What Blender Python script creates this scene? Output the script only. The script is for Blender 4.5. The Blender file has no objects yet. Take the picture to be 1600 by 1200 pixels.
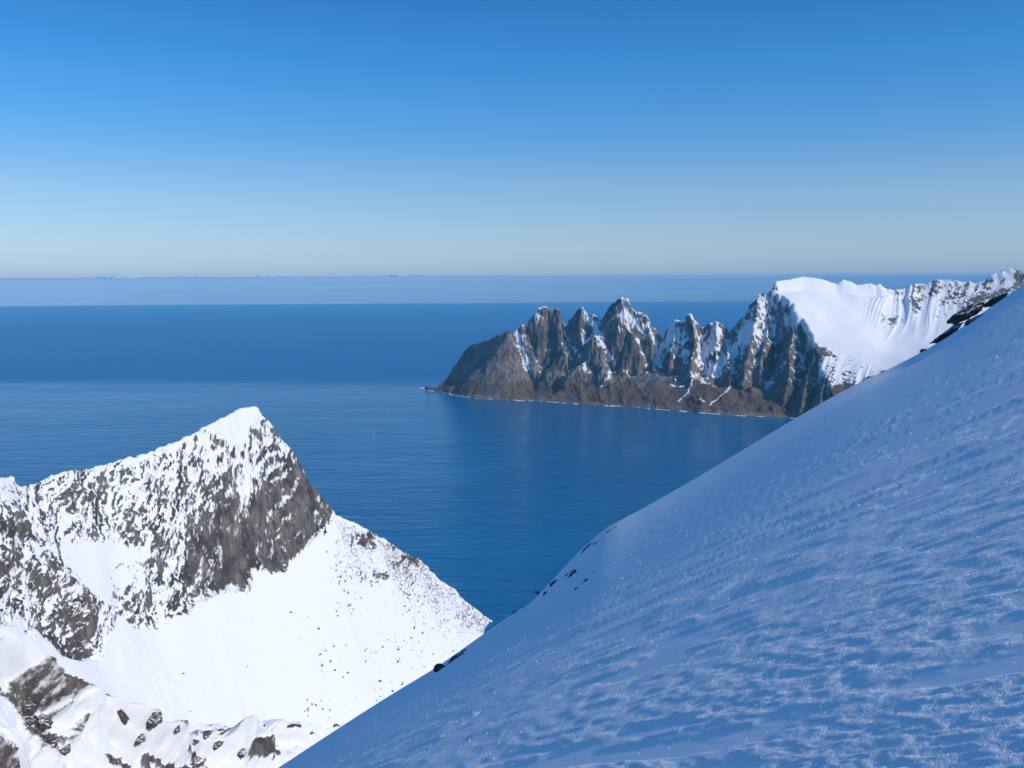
import bpy, math, random
import numpy as np
random.seed(7)
rng = np.random.default_rng(7)
S = bpy.context.scene
COL = S.collection

# ------------------------------------------------------------------ camera frame
H = 620.0                      # eye height above the sea, metres
FPX = 1556.0                   # focal length for a 1600 px wide frame
PITCH = math.atan(-143.0 / FPX)
ROLL = 0.0060
F_ = np.array([0, math.cos(PITCH), math.sin(PITCH)])
R0 = np.array([1.0, 0, 0])
U0 = np.cross(R0, F_)
R_ = math.cos(ROLL) * R0 - math.sin(ROLL) * U0
U_ = math.sin(ROLL) * R0 + math.cos(ROLL) * U0

def ray(px, py):
    px = np.asarray(px, float); py = np.asarray(py, float)
    return F_ + ((px - 800) / FPX)[..., None] * R_ - ((py - 600) / FPX)[..., None] * U_

def at(px, py, D):
    d = ray(px, py); h = np.hypot(d[..., 0], d[..., 1])
    s = np.asarray(D, float) / h
    p = d * s[..., None]; p[..., 2] += H
    return p

def at_z(px, py, z=0.0):
    d = ray(px, py); s = (z - H) / d[..., 2]
    p = d * s[..., None]; p[..., 2] += H
    return p

def project(X, Y, Z):
    v = np.stack([X, Y, Z - H], -1)
    c = v @ F_
    c = np.where(c > 1e-3, c, 1e-3)
    return 800 + FPX * (v @ R_) / c, 600 - FPX * (v @ U_) / c

# sun: to the right of and behind the camera
SUN_EL = math.radians(36.8)
SUN_AZ = math.radians(117)     # clockwise from +Y
SUN = np.array([math.sin(SUN_AZ) * math.cos(SUN_EL), math.cos(SUN_AZ) * math.cos(SUN_EL), math.sin(SUN_EL)])

# ------------------------------------------------------------------ noise
def _hash(ix, iy, iz, seed):
    h = (ix.astype(np.uint32) * np.uint32(374761393) + iy.astype(np.uint32) * np.uint32(668265263)
         + iz.astype(np.uint32) * np.uint32(2147483647) + np.uint32(seed * 974711 & 0xffffffff))
    h = (h ^ (h >> np.uint32(13))) * np.uint32(1274126177)
    h = (h ^ (h >> np.uint32(15))) * np.uint32(2246822519)
    h ^= h >> np.uint32(16)
    return h.astype(np.float64) * (2.0 / 4294967295.0) - 1.0

def vnoise(x, y, z=None, seed=0):
    if z is None: z = np.zeros_like(x)
    fx, fy, fz = np.floor(x), np.floor(y), np.floor(z)
    ix, iy, iz = fx.astype(np.int64), fy.astype(np.int64), fz.astype(np.int64)
    tx, ty, tz = x - fx, y - fy, z - fz
    tx = tx * tx * tx * (tx * (tx * 6 - 15) + 10); ty = ty * ty * ty * (ty * (ty * 6 - 15) + 10); tz = tz * tz * (3 - 2 * tz)
    flat = not np.any(tz)
    def layer(k):
        a = _hash(ix, iy, iz + k, seed); b = _hash(ix + 1, iy, iz + k, seed)
        c = _hash(ix, iy + 1, iz + k, seed); d = _hash(ix + 1, iy + 1, iz + k, seed)
        return (a * (1 - tx) + b * tx) * (1 - ty) + (c * (1 - tx) + d * tx) * ty
    l0 = layer(0)
    if flat: return l0
    return l0 * (1 - tz) + layer(1) * tz

def fbm(x, y, z=None, o=5, seed=0, gain=.5, lac=2.03):
    a, s, t = 1.0, 0.0, 0.0
    for i in range(o):
        s = s + a * vnoise(x, y, z, seed + i * 17); t += a
        a *= gain; x = x * lac + 11.3; y = y * lac - 7.1
        if z is not None: z = z * lac + 3.7
    return s / t * 1.6

def ridged(x, y, z=None, o=5, seed=0, gain=.55, lac=2.05):
    a, s, t, w = 1.0, 0.0, 0.0, 1.0
    for i in range(o):
        n = 1 - np.abs(vnoise(x, y, z, seed + i * 13)) * 1.7
        s = s + a * n * w; t += a
        w = np.clip(n, 0, 1)
        a *= gain; x = x * lac + 5.2; y = y * lac + 1.7
        if z is not None: z = z * lac + 9.1
    return s / t

def sstep(a, b, x):
    t = np.clip((x - a) / (b - a), 0, 1)
    return t * t * (3 - 2 * t)

def poly_sd(px, py, poly):
    """signed distance to a closed polygon, positive inside"""
    P = np.array(poly, float); n = len(P)
    d = np.full(px.shape, 1e9); inside = np.zeros(px.shape, bool)
    for i in range(n):
        ax, ay = P[i]; bx, by = P[(i + 1) % n]
        ex, ey = bx - ax, by - ay
        t = np.clip(((px - ax) * ex + (py - ay) * ey) / (ex * ex + ey * ey + 1e-9), 0, 1)
        d = np.minimum(d, np.hypot(px - ax - t * ex, py - ay - t * ey))
        cond = ((ay > py) != (by > py))
        xi = ax + (py - ay) / (ey if abs(ey) > 1e-9 else 1e-9) * ex
        inside ^= cond & (px < xi)
    return np.where(inside, d, -d)

def line_d(px, py, pts, vals=None):
    """distance to an open polyline, and the values interpolated along it"""
    P = np.array(pts, float)
    d = np.full(px.shape, 1e9); v = np.zeros(px.shape); side = np.zeros(px.shape)
    for i in range(len(P) - 1):
        ax, ay = P[i][:2]; bx, by = P[i + 1][:2]
        ex, ey = bx - ax, by - ay
        t = np.clip(((px - ax) * ex + (py - ay) * ey) / (ex * ex + ey * ey + 1e-9), 0, 1)
        dd = np.hypot(px - ax - t * ex, py - ay - t * ey)
        m = dd < d
        d = np.where(m, dd, d)
        if vals is not None: v = np.where(m, vals[i] * (1 - t) + vals[i + 1] * t, v)
        side = np.where(m, np.sign((px - ax) * ey - (py - ay) * ex), side)
    return d, v, side

# ------------------------------------------------------------------ mesh helpers
def tag(o, label=None, cat=None, group=None, kind=None):
    if label: o["label"] = label
    if cat: o["category"] = cat
    if group: o["group"] = group
    if kind: o["kind"] = kind
    return o

def mesh_obj(name, verts, faces, mat, parent=None, smooth=False):
    me = bpy.data.meshes.new(name)
    me.from_pydata([tuple(v) for v in verts], [], [tuple(f) for f in faces])
    me.update()
    if mat: me.materials.append(mat)
    if smooth: me.polygons.foreach_set("use_smooth", [True] * len(me.polygons))
    o = bpy.data.objects.new(name, me); COL.objects.link(o)
    if parent: o.parent = parent
    return o

def grid_obj(name, X, Y, Z, mat, attrs=None, smooth=True):
    nr, nt = X.shape
    me = bpy.data.meshes.new(name)
    co = np.stack([X, Y, Z], -1).reshape(-1, 3).astype(np.float32)
    idx = np.arange(nr * nt).reshape(nr, nt)
    # columns run left to right, rows run away from the camera -> faces point up
    q = np.stack([idx[:-1, :-1], idx[:-1, 1:], idx[1:, 1:], idx[1:, :-1]], -1).reshape(-1, 4).astype(np.int32)
    me.vertices.add(len(co)); me.vertices.foreach_set("co", co.ravel())
    me.loops.add(q.size); me.loops.foreach_set("vertex_index", q.ravel())
    me.polygons.add(len(q))
    me.polygons.foreach_set("loop_start", np.arange(0, q.size, 4, dtype=np.int32))
    me.polygons.foreach_set("loop_total", np.full(len(q), 4, np.int32))
    me.polygons.foreach_set("use_smooth", np.full(len(q), smooth))
    me.update(calc_edges=True)
    for k, a in (attrs or {}).items():
        at_ = me.attributes.new(k, 'FLOAT', 'POINT')
        at_.data.foreach_set("value", np.clip(a, -2, 2).astype(np.float32).ravel())
    me.materials.append(mat)
    o = bpy.data.objects.new(name, me); COL.objects.link(o)
    return o

def grid_normals(X, Y, Z):
    P = np.stack([X, Y, Z], -1)
    du = np.gradient(P, axis=1); dv = np.gradient(P, axis=0)
    n = np.cross(du, dv); l = np.linalg.norm(n, axis=-1, keepdims=True) + 1e-9
    return n / l

def blur(A, n):
    """box blur along both axes, twice"""
    for _ in range(2):
        for ax in (0, 1):
            pad = [(0, 0), (0, 0)]; pad[ax] = (n + 1, n)
            B = np.pad(A, pad, mode='edge'); c = np.cumsum(B, axis=ax)
            k = 2 * n + 1
            A = (np.take(c, range(k, c.shape[ax]), axis=ax) - np.take(c, range(0, c.shape[ax] - k), axis=ax)) / k
    return A

# ------------------------------------------------------------------ node helper
class N:
    def __init__(self, name):
        self.m = bpy.data.materials.new(name); self.m.use_nodes = True
        self.t = self.m.node_tree; self.t.nodes.clear()
        self.out = self.t.nodes.new('ShaderNodeOutputMaterial')
    def n(self, typ, **kw):
        nd = self.t.nodes.new(typ)
        for k, v in kw.items():
            if k == 'inp':
                for a, b in v.items():
                    s = nd.inputs[a]
                    if isinstance(b, bpy.types.NodeSocket): self.t.links.new(b, s)
                    else: s.default_value = b
            else: setattr(nd, k, v)
        return nd
    def link(self, a, b): self.t.links.new(a, b)
    def math(self, op, a, b=0.0, c=0.0, clamp=False):
        nd = self.n('ShaderNodeMath', operation=op, use_clamp=clamp)
        for i, v in enumerate((a, b, c)):
            if isinstance(v, bpy.types.NodeSocket): self.link(v, nd.inputs[i])
            else: nd.inputs[i].default_value = v
        return nd.outputs[0]
    def mix(self, f, a, b):
        nd = self.n('ShaderNodeMix', data_type='RGBA')
        for s, v in ((nd.inputs[0], f), (nd.inputs[6], a), (nd.inputs[7], b)):
            if isinstance(v, bpy.types.NodeSocket): self.link(v, s)
            elif isinstance(v, (int, float)): s.default_value = v
            else: s.default_value = (*v, 1)
        return nd.outputs[2]
    def ramp(self, f, stops):
        nd = self.n('ShaderNodeValToRGB'); self.link(f, nd.inputs[0])
        el = nd.color_ramp.elements
        while len(el) < len(stops): el.new(0.5)
        for e, (p, c) in zip(el, stops):
            e.position = p; e.color = (*c, 1) if not isinstance(c, (int, float)) else (c, c, c, 1)
        return nd.outputs[0]
    def coords(self, scale=(1, 1, 1), rot=(0, 0, 0)):
        tc = self.n('ShaderNodeTexCoord')
        mp = self.n('ShaderNodeMapping', inp={'Vector': tc.outputs['Object'], 'Scale': scale, 'Rotation': rot})
        return mp.outputs[0]
    def noise(self, vec, scale, detail=4, rough=.55, dist=0.0):
        return self.n('ShaderNodeTexNoise', inp={'Vector': vec, 'Scale': scale, 'Detail': detail, 'Roughness': rough, 'Distortion': dist}).outputs[0]
    def attr(self, name): return self.n('ShaderNodeAttribute', attribute_name=name).outputs['Fac']

SNOW = (0.86, 0.88, 0.90)

def mountain_mat(name, fs, rock_a, rock_b, rock_c, veg=(.12, .07, .04), bump=1.0, snow_noise=.25, streak=(1, 1, .25)):
    """snow over rock, set by the mesh's own 'snow' and 'veg' attributes; fs = feature size in metres"""
    n = N(name)
    v = n.coords(); vs = n.coords(scale=streak)
    a_s = n.attr('snow'); a_v = n.attr('veg')
    n1 = n.noise(v, 1 / fs, 8, .72)
    n2 = n.noise(vs, 1 / (fs * 2.2), 5, .6, .3)
    n3 = n.noise(v, 1 / (fs * 9), 4, .55)
    d = n.math('ADD', a_s, n.math('MULTIPLY', n.math('SUBTRACT', n1, .5), snow_noise * 2))
    mask = n.math('MULTIPLY', n.math('SUBTRACT', d, .36), 3.6, clamp=True)
    rock = n.mix(n.ramp(n2, [(.36, 0.0), (.64, 1.0)]), rock_a, rock_b)
    rock = n.mix(n.ramp(n3, [(.45, 0.0), (.62, 1.0)]), rock, rock_c)
    vegc = n.mix(n.ramp(n1, [(.35, 0.0), (.65, 1.0)]), veg, tuple(c * .45 for c in veg))
    vd = n.math('ADD', a_v, n.math('MULTIPLY', n.math('SUBTRACT', n2, .5), .9))
    rock = n.mix(n.math('MULTIPLY', n.math('SUBTRACT', vd, .35), 3.0, clamp=True), rock, vegc)
    col = n.mix(mask, rock, SNOW)
    hgt = n.math('ADD', n.math('MULTIPLY', n1, n.math('SUBTRACT', 1.15, mask)), n.math('MULTIPLY', mask, .35))
    bp = n.n('ShaderNodeBump', inp={'Height': hgt, 'Distance': fs * .8 * bump, 'Strength': .8})
    b = n.n('ShaderNodeBsdfPrincipled', inp={'Base Color': col, 'Roughness': .85, 'Normal': bp.outputs[0]})
    b.inputs['Specular IOR Level'].default_value = .15
    n.link(b.outputs[0], n.out.inputs[0])
    return n.m

# ------------------------------------------------------------------ relief from traced contour lines
def lines_to_polar(line):
    a = np.array(line, float)
    p = at(a[:, 0], a[:, 1], a[:, 2])
    th = np.arctan2(p[:, 0], p[:, 1]); o = np.argsort(th)
    return th[o], a[o, 2], p[o, 2]

def profile_heights(TH, R, lines, back=1.0, front=None, zmin=-8.0):
    """z over a polar grid: straight between the contour lines, falling away behind the farthest one"""
    ths = TH[0]; r = R[:, 0]
    K = [lines_to_polar(l) for l in lines]            # near to far
    D = np.stack([np.interp(ths, k[0], k[1]) for k in K]); Zk = np.stack([np.interp(ths, k[0], k[2]) for k in K])
    for i in range(1, len(D)): D[i] = np.maximum(D[i], D[i - 1] + 2)
    Z = np.empty_like(TH)
    for j in range(len(ths)):
        dd = list(D[:, j]); zz = list(Zk[:, j])
        if front is not None:
            dd = [dd[0] - front[0]] + dd; zz = [zz[0] - front[1]] + zz
        dd.append(dd[-1] + 1500); zz.append(zz[-1] - 1500 * back)
        Z[:, j] = np.interp(r, dd, zz)
    return np.maximum(Z, zmin), D, Zk

def polar(px0, px1, step, r):
    th0 = math.atan((px0 - 800) / FPX); th1 = math.atan((px1 - 800) / FPX)
    n = int((px1 - px0) / step) + 1
    th = np.linspace(th0, th1, n)
    TH, R = np.meshgrid(th, r)
    return TH, R, R * np.sin(TH), R * np.cos(TH)

#@@MAT
M_left = mountain_mat('left_mountain', 3.0, (.092, .080, .072), (.25, .225, .205), (.072, .067, .066), bump=1.2, snow_noise=.4, streak=(1.2, 1.2, .14))
M_horn = mountain_mat('horn_rock', 11.0, (.15, .128, .115), (.29, .255, .235), (.11, .10, .096), veg=(.20, .145, .11), bump=.9, snow_noise=.22)
M_far = mountain_mat('snow_mountain', 11.0, (.11, .09, .08), (.21, .18, .16), (.09, .08, .078), veg=(.20, .145, .11), bump=.7, snow_noise=.16)

# ================================================================== LEFT PEAK
def crestD(x, tab): return np.interp(x, [t[0] for t in tab], [t[1] for t in tab])
cr = [(-140,730),(-60,748),(0,744),(21,744),(26,757),(30,762),(57,755),(80,742),(117,734),(132,734),(150,729),(180,721),(200,715),(212,715),
      (235,704),(275,690),(320,666),(355,649),(382,635),(397,634),(402,637),(412,650),(430,666),(442,685),(460,705),(470,725),(480,747),
      (495,770),(512,787),(527,805),(555,817),(580,830),(610,847),(630,862),(655,872),(670,887),(683,903),(710,921),(731,942),(755,960),
      (779,976),(830,1010)]
tD = [(-140,1000),(0,1120),(26,1165),(60,1220),(200,1360),(397,1500),(527,1590),(650,1710),(779,1850),(830,1880)]
crest = [(x, y, crestD(x, tD)) for x, y in cr]
foot = [(-140,1010,830),(0,1000,930),(45,975,1010),(100,1010,1050),(160,1030,1105),(180,985,1165),(190,969,1185),(220,986,1205),(250,984,1235),(282,960,1270),
        (312,937,1315),(357,905,1370),(395,903,1400),(440,890,1440),(490,850,1510),(527,814,1580),(650,888,1688),(779,990,1838),(830,1025,1860)]
bowl = [(-140,1100,800),(0,1060,890),(65,1048,985),(130,1092,1015),(240,1142,1085),(355,1165,1165),(450,1165,1245),(560,1120,1365),(650,1075,1500),
        (740,1025,1660),(790,1010,1800),(830,1040,1830)]
r = np.arange(880, 2050, 1.7)
TH, R, X, Y = polar(-150, 830, 1.15, r)
Z, D, Zk = profile_heights(TH, R, [bowl, foot, crest], back=1.1, front=(200, 60))
Z = np.where(R < D[0][None], np.maximum(Z, -8), Z)
# soften the foot of the face a little, keep the crest sharp
nearc = np.exp(-((R - D[2][None]) / 14.0) ** 2)
Zb = blur(Z, 5); Z = Z * nearc + Zb * (1 - nearc)
px, py = project(X, Y, Z)
w1 = fbm(X / 60, Y / 60, o=4, seed=3); w2 = fbm(X / 60, Y / 60, o=4, seed=9)
qx, qy = px + w1 * 14, py + w2 * 14
# where rock shows (traced areas), 0 = unbroken snow .. 1 = bare rock
face = sstep(-7, 7, poly_sd(qx, qy, [(x, y - 3) for x, y, _ in crest if 20 < x < 530] + [(x, y) for x, y, _ in reversed(foot) if 40 < x < 530]))
def area(pts, soft=10): return sstep(-soft, soft, poly_sd(qx, qy, pts))
cliff = area([(318,938),(296,880),(310,830),(350,795),(420,770),(455,735),(470,725),(485,750),(530,808),(490,852),(440,893),(395,908),(345,930)], 14)
tower = area([(-150,790),(0,800),(35,810),(40,870),(30,930),(45,990),(20,1005),(-150,1020)], 10)
tongue = area([(48,880),(110,880),(150,940),(163,1032),(100,1018),(44,972)], 8)
summit = area([(300,672),(383,630),(402,634),(408,668),(384,705),(345,690),(310,700)], 8)
upband = area([(60,765),(130,738),(240,720),(330,680),(420,655),(470,730),(420,780),(330,800),(300,850),(220,840),(150,815),(80,800)], 14)
foot_r = area([(165,890),(300,850),(320,935),(282,962),(250,986),(220,988),(190,970)], 8)
ridge_r = area([(523,795),(700,905),(800,980),(760,1000),(700,985),(620,905),(560,870),(530,880)], 12)
mist = area([(100,850),(240,860),(250,930),(170,950),(90,900)], 16)
tower2 = area([(-150,740),(22,742),(34,790),(40,830),(-150,830)], 6)
dens = .32 * face + .55 * cliff + .52 * tower + .30 * tower2 + .30 * tongue + .14 * upband + .17 * foot_r - .36 * summit - .30 * mist
knob = np.zeros_like(px)
for cx, cy, rx, ry, k in [(600,852,28,12,.5),(632,875,18,8,.4),(560,905,10,14,.35),(596,905,9,12,.45),(330,690,14,10,.3),(405,690,16,22,.3),(655,878,14,8,.35),(60,750,30,10,.3),
                          (120,750,24,14,.25),(265,760,30,20,.2),(215,800,24,16,.25),(20,1010,14,10,.3)]:
    knob += k * np.exp(-(((qx - cx) / rx) ** 2 + ((qy - cy) / ry) ** 2))
dens = dens + knob + .13 * ridge_r
# fall-line streaks: noise stretched down the face and leaning
ca, sa = math.cos(.42), math.sin(.42)
ux = (qx * ca + qy * sa * .6); uy = (-qx * sa + qy * ca)
st = fbm(ux / 26, uy / 95, o=5, seed=21, gain=.6)
st2 = fbm(X / 22, Y / 22, Z / 22, o=4, seed=33, gain=.6)
fine = fbm(ux / 5.2, uy / 17, o=4, seed=41, gain=.85)
fin2 = fbm(X / 3.4, Y / 3.4, Z / 3.4, o=3, seed=43, gain=.8)
gul = ridged(ux / 46, uy / 240, o=3, seed=52)
rock = dens + (.40 * st + .12 * st2 + (.95 * fine + .6 * fin2) * (1 - .5 * cliff)) * sstep(.03, .3, dens) - .30 * sstep(.62, .92, gul) * face * (1 - .5 * cliff)
snow = 1 - np.clip(rock, -.3, 1.2)
# boulder and scrub dusting outside the face
sc = fbm(X / 3.2, Y / 3.2, Z / 3.2, o=3, seed=61, gain=.7)
snow = snow - .42 * ridge_r * sstep(-.1, .7, sc)
snow = np.where(px < -200, 1, snow)
# relief: rock ribs stand out, snow stays smooth
amp = sstep(.08, .6, dens)
nz = grid_normals(X, Y, Z)
dsp = (ridged(X / 70, Y / 70, Z / 130, o=4, seed=71) - .45) * 13 * amp + (ridged(ux / 34, uy / 150, o=3, seed=78) - .5) * 7 * amp
dsp += (fbm(X / 11, Y / 11, Z / 11, o=4, seed=81, gain=.6)) * 2.6 * amp + (fbm(X / 60, Y / 60, o=3, seed=5) * 1.6 + ridged((X * .8 + Y * .6) / 30, (-X * .6 + Y * .8) / 160, o=3, seed=6) * 1.6) * (1 - amp)
dsp += (1 - snow) * 2.2 * amp
dsp *= (1 - .75 * nearc)
dsp += nearc * fbm(X / 9, Y / 9, o=4, seed=88, gain=.6) * 1.8
behind = sstep(0, 30, R - D[2][None])
dsp = dsp * (1 - .5 * behind)
Xl, Yl, Zl = X + nz[..., 0] * dsp, Y + nz[..., 1] * dsp, Z + nz[..., 2] * dsp
LEFT = (TH[0], r, Zl)
grid_obj('mountain_peak', Xl, Yl, Zl, M_left, {'snow': snow, 'veg': np.zeros_like(snow)})
tag(COL.objects['mountain_peak'], 'steep snow and rock peak across the valley with a brown cliff on its right', kind='structure')
LXYZ = (Xl, Yl, Zl, snow)

# ================================================================== NEAR SHOULDER, lower left
ncrest = [(-200,940,660),(-60,975,700),(0,990,720),(25,997,735),(55,1030,760),(80,1050,780),(120,1072,800),(175,1092,830),(210,1112,850),(240,1132,860),(300,1143,880),
          (355,1143,900),(440,1138,920),(510,1143,940),(600,1112,960),(700,1060,980)]  # right end, hidden behind the near slope, raised to throw shade leftwards
nfront = [(-200,1230,520),(0,1225,600),(150,1230,700),(300,1235,800),(420,1235,850),(510,1235,875),(600,1260,900),(700,1320,930)]
r = np.arange(430, 1190, 1.3)
TH, R, X, Y = polar(-230, 700, 1.3, r)
Z, D, Zk = profile_heights(TH, R, [nfront, ncrest], back=.95, front=(400, 120))
nearc = np.exp(-((R - D[1][None]) / 10.0) ** 2)
Zb = blur(Z, 4); Z = Z * nearc + Zb * (1 - nearc)
px, py = project(X, Y, Z)
w1 = fbm(X / 40, Y / 40, o=4, seed=103); qx, qy = px + w1 * 10, py + fbm(X / 40, Y / 40, o=4, seed=104) * 8
def area(pts, soft=6): return sstep(-soft, soft, poly_sd(qx, qy, pts))
dens = .0 * px
for pts, k in [([(62,1058),(95,1062),(120,1085),(135,1135),(75,1142),(50,1115),(60,1080)], .62), ([(35,1062),(42,1078),(22,1088),(18,1074)], .55),
               ([(172,1105),(188,1105),(190,1135),(172,1140)], .7), ([(190,1118),(212,1112),(232,1130),(215,1142),(185,1140)], .65), ([(130,1085),(155,1088),(152,1100),(132,1100)], .5),
               ([(80,1143),(118,1142),(112,1160),(88,1190),(64,1192),(72,1160)], .7), ([(202,1150),(232,1150),(225,1162),(206,1160)], .6), ([(135,1165),(155,1160),(148,1178),(110,1200),(90,1210),(110,1175)], .55),
               ([(310,1142),(335,1142),(322,1160),(300,1166)], .5), ([(330,1160),(360,1150),(345,1180),(285,1205),(270,1215),(310,1175)], .5), ([(0,1040),(22,1036),(20,1046),(0,1050)], .35),
               ([(0,1010),(10,1010),(8,1018),(0,1018)], .45), ([(248,1138),(262,1138),(258,1150),(246,1150)], .5), ([(30,1000),(60,1040),(55,1052),(28,1015)], .35), ([(372,1170),(400,1172),(395,1182),(360,1185)], .4)]:
    dens = np.maximum(dens, k * area(pts))
dens = np.maximum(dens, .85 * sstep(.16, .55, fbm((X * .9 - Y * .4) / 17, (X * .4 + Y * .9) / 48, o=5, seed=155, gain=.65)) * sstep(720, 480, px) * sstep(1095, 1150, py + 60 * sstep(260, 120, px)))
fine = fbm(X / 5, Y / 5, Z / 5, o=4, seed=141, gain=.65); st2 = fbm(X / 16, Y / 16, Z / 16, o=4, seed=133)
rock = dens + (.35 * fine + .25 * st2) * sstep(.05, .3, dens)
snow = 1 - np.clip(rock, -.3, 1.2)
amp = sstep(.05, .5, dens)
nz = grid_normals(X, Y, Z)
# small ribs and hollows lying across the light, so that rocks throw long shadows
ribs = fbm((X * .8 + Y * .6) / 26, (-X * .6 + Y * .8) / 80, o=4, seed=151)
ra = (X * math.sin(SUN_AZ) + Y * math.cos(SUN_AZ)); rb = (-X * math.cos(SUN_AZ) + Y * math.sin(SUN_AZ))
dsp = (ridged(ra / 62, rb / 150, o=3, seed=152, gain=.4) - .45) * 30 + ribs * 3 + fbm((X * .55 + Y * .83) / 34, (-X * .83 + Y * .55) / 17, o=4, seed=158, gain=.5) * 9 - amp * 2 + amp * (4.5 + fine * 2.2 + 2.0 * ridged(X / 18, Y / 18, Z / 18, o=3, seed=7)) + fbm(X / 90, Y / 90, o=3, seed=160) * 5
dsp *= (1 - .9 * np.exp(-((R - D[1][None]) / 20.0) ** 2))
scarp = 0  # steps added to the relief so that their left sides fall in shade
for pts, hh_ in [([(352,1146,902),(345,1165,878),(330,1192,846),(318,1230,812)], 19), ([(440,1142,925),(432,1165,895),(415,1195,860),(405,1235,835)], 20), ([(262,1138,868),(256,1158,840),(242,1180,818),(235,1215,795)], 15),
                 ([(178,1096,830),(170,1120,795),(150,1160,755),(140,1205,705)], 18), ([(75,1052,775),(66,1085,735),(48,1130,690),(40,1180,640)], 17), ([(500,1142,940),(490,1170,910),(480,1200,880),(470,1235,850)], 16)]:
    A = np.array(pts, float); Pw = at(A[:, 0], A[:, 1], A[:, 2]); q_ = [(a[0], a[1]) for a in Pw]
    dd_, vv_, ss_ = line_d(X + w1 * 5, Y, q_, [0.15, 1, 1, .1])
    tq = at(A[1, 0] - 30, A[1, 1], A[1, 2]); _, _, sl = line_d(np.array([tq[0]]), np.array([tq[1]]), q_)
    scarp = scarp + hh_ * vv_ * np.where(ss_ == sl[0], np.exp(-(dd_ / 19) ** 1.4), np.exp(-(dd_ / 60) ** 2))
Z = Z + scarp
dsp += nearc * (fbm(X / 7, Y / 7, o=3, seed=188) * 1.0 + amp * 1.5)
SHX, SHY, SHZ = X + nz[..., 0] * dsp, Y + nz[..., 1] * dsp, Z + nz[..., 2] * dsp
SHT, SHR = TH[0], r.copy()
grid_obj('mountain_shoulder', SHX, SHY, SHZ, M_left, {'snow': snow, 'veg': np.zeros_like(snow)})
tag(COL.objects['mountain_shoulder'], 'low snowy shoulder with rocks and blue shadows in the lower left corner', kind='structure')

# ================================================================== HORNED RANGE
sky = [(689.5,600),(705,582),(716.5,562),(730,544),(739,538),(761.5,531.6),(775,525),(795,515),(805,516),(820,503.5),(836,488),(843.6,480),(852.6,477),(861.6,479),
       (869.5,477),(874,484),(878.5,497),(881,506),(887.5,504.6),(894,493),(901,483),(911,479),(915.6,488),(928,491),(939,493),(942.6,497),(946,485.5),(955,472),(964,468.6),
       (972,463.5),(980,467.5),(989,479),(994,484),(1008,492),(1015,501),(1025,515),(1035,522.6),(1041,515),(1049,502),(1059,498),(1067,503.5),(1071,502),(1075,490),(1079,488.5),
       (1083,494.5),(1088,502),(1095,510),(1106,504.6),(1122,500),(1128,508),(1135.5,513.6),(1143,524),(1151,517),(1160,507),(1169,501),(1174,490),(1182,472),(1185,460),(1194,455),
       (1202,459.6),(1207.5,445),(1213,439)]
tD = [(689,6380),(730,6470),(795,6150),(866,6130),(911,6030),(972,5920),(1035,5860),(1079,5790),(1143,5760),(1185,5760),(1213,5820)]
shore = [(640,607),(660,606),(668,610),(690,613),(715,618),(740,622),(800,625),(850,627),(900,631),(950,634),(1000,637),(1050,641),(1100,645),(1150,649),(1200,651),(1240,653),(1300,657),(1400,664),(1550,670),(1750,690)]
sh = np.array([at_z(x, y)[:2] for x, y in shore]); shD = np.hypot(sh[:, 0], sh[:, 1]); shT = np.arctan2(sh[:, 0], sh[:, 1])
def shoreD(x, y=620):
    p = ray(x, y); return float(np.interp(math.atan2(p[0], p[1]), shT, shD))
def spur(pts, d0, d1):
    """points (px,py) from crest to foot, distances running from d0 to d1"""
    ys = np.array([p[1] for p in pts], float); w = (ys - ys[0]) / (ys[-1] - ys[0])
    return [(p[0], p[1], d0 * (1 - a) + d1 * a) for p, a in zip(pts, w)]
def cD(x): return crestD(x, tD)
ridges = [([(x, y, cD(x)) for x, y in sky if x > 790], 2.3), ([(x, y, cD(x)) for x, y in sky if x < 800], 1.4)]
for pts, off, k in [
    ([(795,515),(812,545),(828,575),(840,598),(851,612)], 170, 1.35),
    ([(843,480),(838,520),(836,560),(842,600)], 330, 1.9), ([(861,480),(852,526),(853,570),(857,609)], 190, 1.6), ([(872,481),(880,520),(886,560),(884,596)], 170, 1.9), ([(881,506),(892,530),(908,560),(924,590)], 190, 1.6),
    ([(911,479),(908,510),(914,545),(930,575)], 280, 2.0), ([(919,490),(935,526),(953,560),(957,590)], 220, 1.5), ([(955,472),(948,510),(962,545),(966,588)], 280, 1.9),
    ([(972,464),(984,505),(999,546),(994,594)], 210, 1.6), ([(1008,492),(1016,530),(1020,565),(1022,585)], 250, 1.9), ([(1059,498),(1050,530),(1047,560),(1045,590)], 240, 2.1),
    ([(1079,489),(1086,525),(1083,560),(1080,598)], 170, 1.8), ([(1122,500),(1121,530),(1116,560),(1104,585)], 260, 1.9), ([(1135,514),(1137,560),(1139,585),(1137,606)], 190, 1.7),
    ([(1169,501),(1160,525),(1150,555),(1147,590)], 270, 1.9), ([(1185,460),(1180,500),(1172,535),(1166,570),(1160,606)], 190, 1.6), ([(1202,460),(1204,480),(1196,520),(1190,560),(1192,606)], 210, 1.7),
    ([(1213,439),(1222,478),(1228,520),(1222,560),(1208,600)], 260, 1.7), ([(1243,482),(1246,520),(1240,560),(1226,600)], 200, 1.7)]:
    d0 = float(cD(pts[0][0])); fx, fy = pts[-1]
    d1 = shoreD(fx) + off + 90
    ridges.append((spur(pts, d0, d1), k))
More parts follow.
